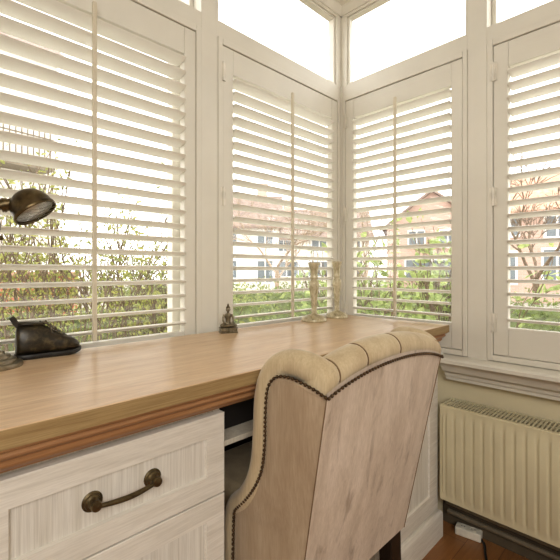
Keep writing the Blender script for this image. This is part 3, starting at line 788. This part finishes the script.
def house(label, loc, rz, w, dp, eave, ridge, wallm, roofm, wins, chim=None, gable='x', hip=0):
    """local front faces -y; wins: (x0,x1,z0,z1)"""
    t = thing('house', label, 'house', loc, rz)
    m = MB()
    if gable == 'y': m.prism([(-w/2,0),(w/2,0),(w/2,eave),(0,ridge),(-w/2,eave)], 'y', 0, dp)
    else: m.prism([(0,0),(dp,0),(dp,eave),(dp/2,ridge),(0,eave)], 'x', -w/2, w/2)
    m.build('wall', wallm, t)
    r = MB(); th = .16; o = .35
    if gable == 'y':
        for s in (-1, 1):
            sl = (ridge-eave)/(w/2); xe = s*(w/2+o); ze = eave-sl*o
            r.prism([(0,ridge+.02),(xe,ze+.02),(xe,ze+th),(0,ridge+th+.05)], 'y', -o, dp+o)
    else:
        for s, y0 in ((-1, 0), (1, dp)):
            sl = (ridge-eave)/(dp/2); ye = y0+s*o; ze = eave-sl*o
            r.prism([(dp/2,ridge+.02),(ye,ze+.02),(ye,ze+th),(dp/2,ridge+th+.05)], 'x', -w/2-o, w/2+o)
    r.build('roof', roofm, t)
    for x0, x1, z0, z1 in wins:
        f = MB(); b = .10
        for q in ((x0,x0+b,z0,z1),(x1-b,x1,z0,z1),(x0+b,x1-b,z0,z0+b),(x0+b,x1-b,z1-b,z1),((x0+x1)/2-.04,(x0+x1)/2+.04,z0+b,z1-b)): f.box(q[0],q[1],-.07,.03,q[2],q[3])
        wf = f.build('house_window', 'win_white', t); MB().box(x0+.05,x1-.05,-.03,.01,z0+.05,z1-.05).build('pane', 'win_dark', wf)
    if chim: MB().box(chim-.35,chim+.35,dp/2-.35,dp/2+.35,ridge-.8,ridge+.9).box(chim-.42,chim+.42,dp/2-.42,dp/2+.42,ridge+.9,ridge+1.02).build('chimney', 'brick', t)
    return t
def place(px, d): return (*P(px, d), GZ)
# directions: facing back to the house
face = math.atan2(-.70, .714) - 0
house('white rendered house with brown roof and dark windows across the street, left one', place(226, 26), math.radians(-42), 7, 4, 4.6, 6.6, 'render', 'roof_br', [(-3.3,-2.2,.9,2.2),(-3.3,-2.2,3.0,4.2),(-.8,.8,.9,2.2),(-.8,.8,3.0,4.2),(2.0,3.2,.6,2.2),(2.0,3.2,3.0,4.2)], 2.4)
house('white rendered house with broad window band across the street, right one', place(318, 33), math.radians(-46), 8.6, 4, 4.4, 6.7, 'render', 'roof_br', [(-3.7,-1.6,.9,2.3),(-3.6,-2.2,3.0,4.1),(-.9,1.4,.9,2.3),(-.6,.8,3.0,4.1),(2.2,3.8,.9,2.3),(2.4,3.6,3.0,4.1)], -2.6)
house('pale gabled house with brown tiled roof seen above the laurel', place(432, 27), math.radians(-62), 6, 5, 4.6, 6.9, 'brick', 'roof_br', [(-1.6,-.4,3.0,4.3),(.4,1.6,3.0,4.3),(-1.8,1.8,.8,2.3)], None, 'y')
house('red brick house with orange tiled roof beyond the far right window', place(585, 17), math.radians(-72), 7.5, 5, 4.3, 6.1, 'brick', 'roof_or', [(-3.3,-2.5,.8,2.4),(-1.6,-.4,.9,2.5),(-3.2,-2.4,3.0,4.0),(-1.5,-.5,2.9,4.0),(1,2.2,.9,2.5)], 1.8)
bare_tree('bare winter tree standing across the street behind the middle left window', place(277, 15), 5.2, .09, 4, 'bark_pale')
bare_tree('slender bare tree outside the corner window, above the laurel', place(365, 12), 4.6, .05, 3, 'bark_pale')
bare_tree('bare branching tree in front of the red brick house at far right', place(536, 8.5), 4.3, .07, 4, 'bark')
bare_tree('thin bare tree outside the right part of the left window', place(158, 9), 3.4, .04, 3, 'bark_pale')
hedge('long clipped hedge across the street, below the white houses', (*P(285, 8.6), GZ), 7.0, .7, 1.12, math.radians(-45), 5200, .07)
hedge('twiggy dark green hedge outside the far right window', (*P(545, 5.2), GZ), 3.4, .7, 1.08, math.radians(-75), 3600, .06)
shrub('laurel_bush', 'broad-leaved light green laurel bush outside the corner window', (*P(410, 3.3), GZ), 11, 1.62, .70, 'leaf_laurel', .105, 1150, flat=1.0)
t = house('pale neighbouring house with a grey balcony railing at the far left, above the shrubs', place(-45, 11), math.radians(10), 5.5, 5, 8.6, 10.4, 'render', 'roof_br', [(-1.6,-.2,.8,2.4)], None)
m = MB(); x0, x1, zb, zt = .6, 2.3, 4.75, 6.0
m.box(x0, x1, -.75, -.70, zt, zt+.05); m.box(x0, x1, -.75, -.70, zb, zb+.05); m.box(x0, x1, -.74, -.71, zt-.42, zt-.38)
k = 0
while x0+.16*k < x1+.01: m.box(x0+.16*k-.015, x0+.16*k+.015, -.74, -.71, zb, zt); k += 1
m.box(x0, x1, -.75, 0, zb-.14, zb); m.build('balcony', 'pipe', t)
# ------------------------------------------------------------------ light, sky, camera
w = bpy.data.worlds.new('overcast_sky'); SC.world = w; w.use_nodes = True
bg = w.node_tree.nodes['Background']; bg.inputs[0].default_value = (1, .99, .965, 1); bg.inputs[1].default_value = 3.8
def area(name, loc, target, size, power, col):
    l = bpy.data.lights.new(name, 'AREA'); l.shape = 'RECTANGLE'; l.size, l.size_y = size; l.energy = power; l.color = col
    o = bpy.data.objects.new(name, l); COL.objects.link(o); o.location = loc
    o.rotation_euler = (Vector(target)-Vector(loc)).to_track_quat('-Z', 'Y').to_euler(); return o
area('room_fill', (-2.3, -2.4, 2.0), (-.6, -.4, .8), (1.6, 1.2), 62, (1, .985, .95))  # unseen soft fill light, added behind the camera to brighten the interior

cam = bpy.data.cameras.new('camera'); co = bpy.data.objects.new('camera', cam); COL.objects.link(co)
co.location = (-1.46, -1.09, .978)
fw = Vector((.69991, .71423, 0)); co.rotation_euler = fw.to_track_quat('-Z', 'Y').to_euler()
cam.sensor_width = 36; cam.lens = 36*392/560; cam.shift_y = -9.5/560; cam.clip_start = .02; cam.clip_end = 300
SC.camera = co
SC.view_settings.view_transform = 'Standard'; SC.view_settings.look = 'None'; SC.view_settings.exposure = .06; SC.view_settings.gamma = .93
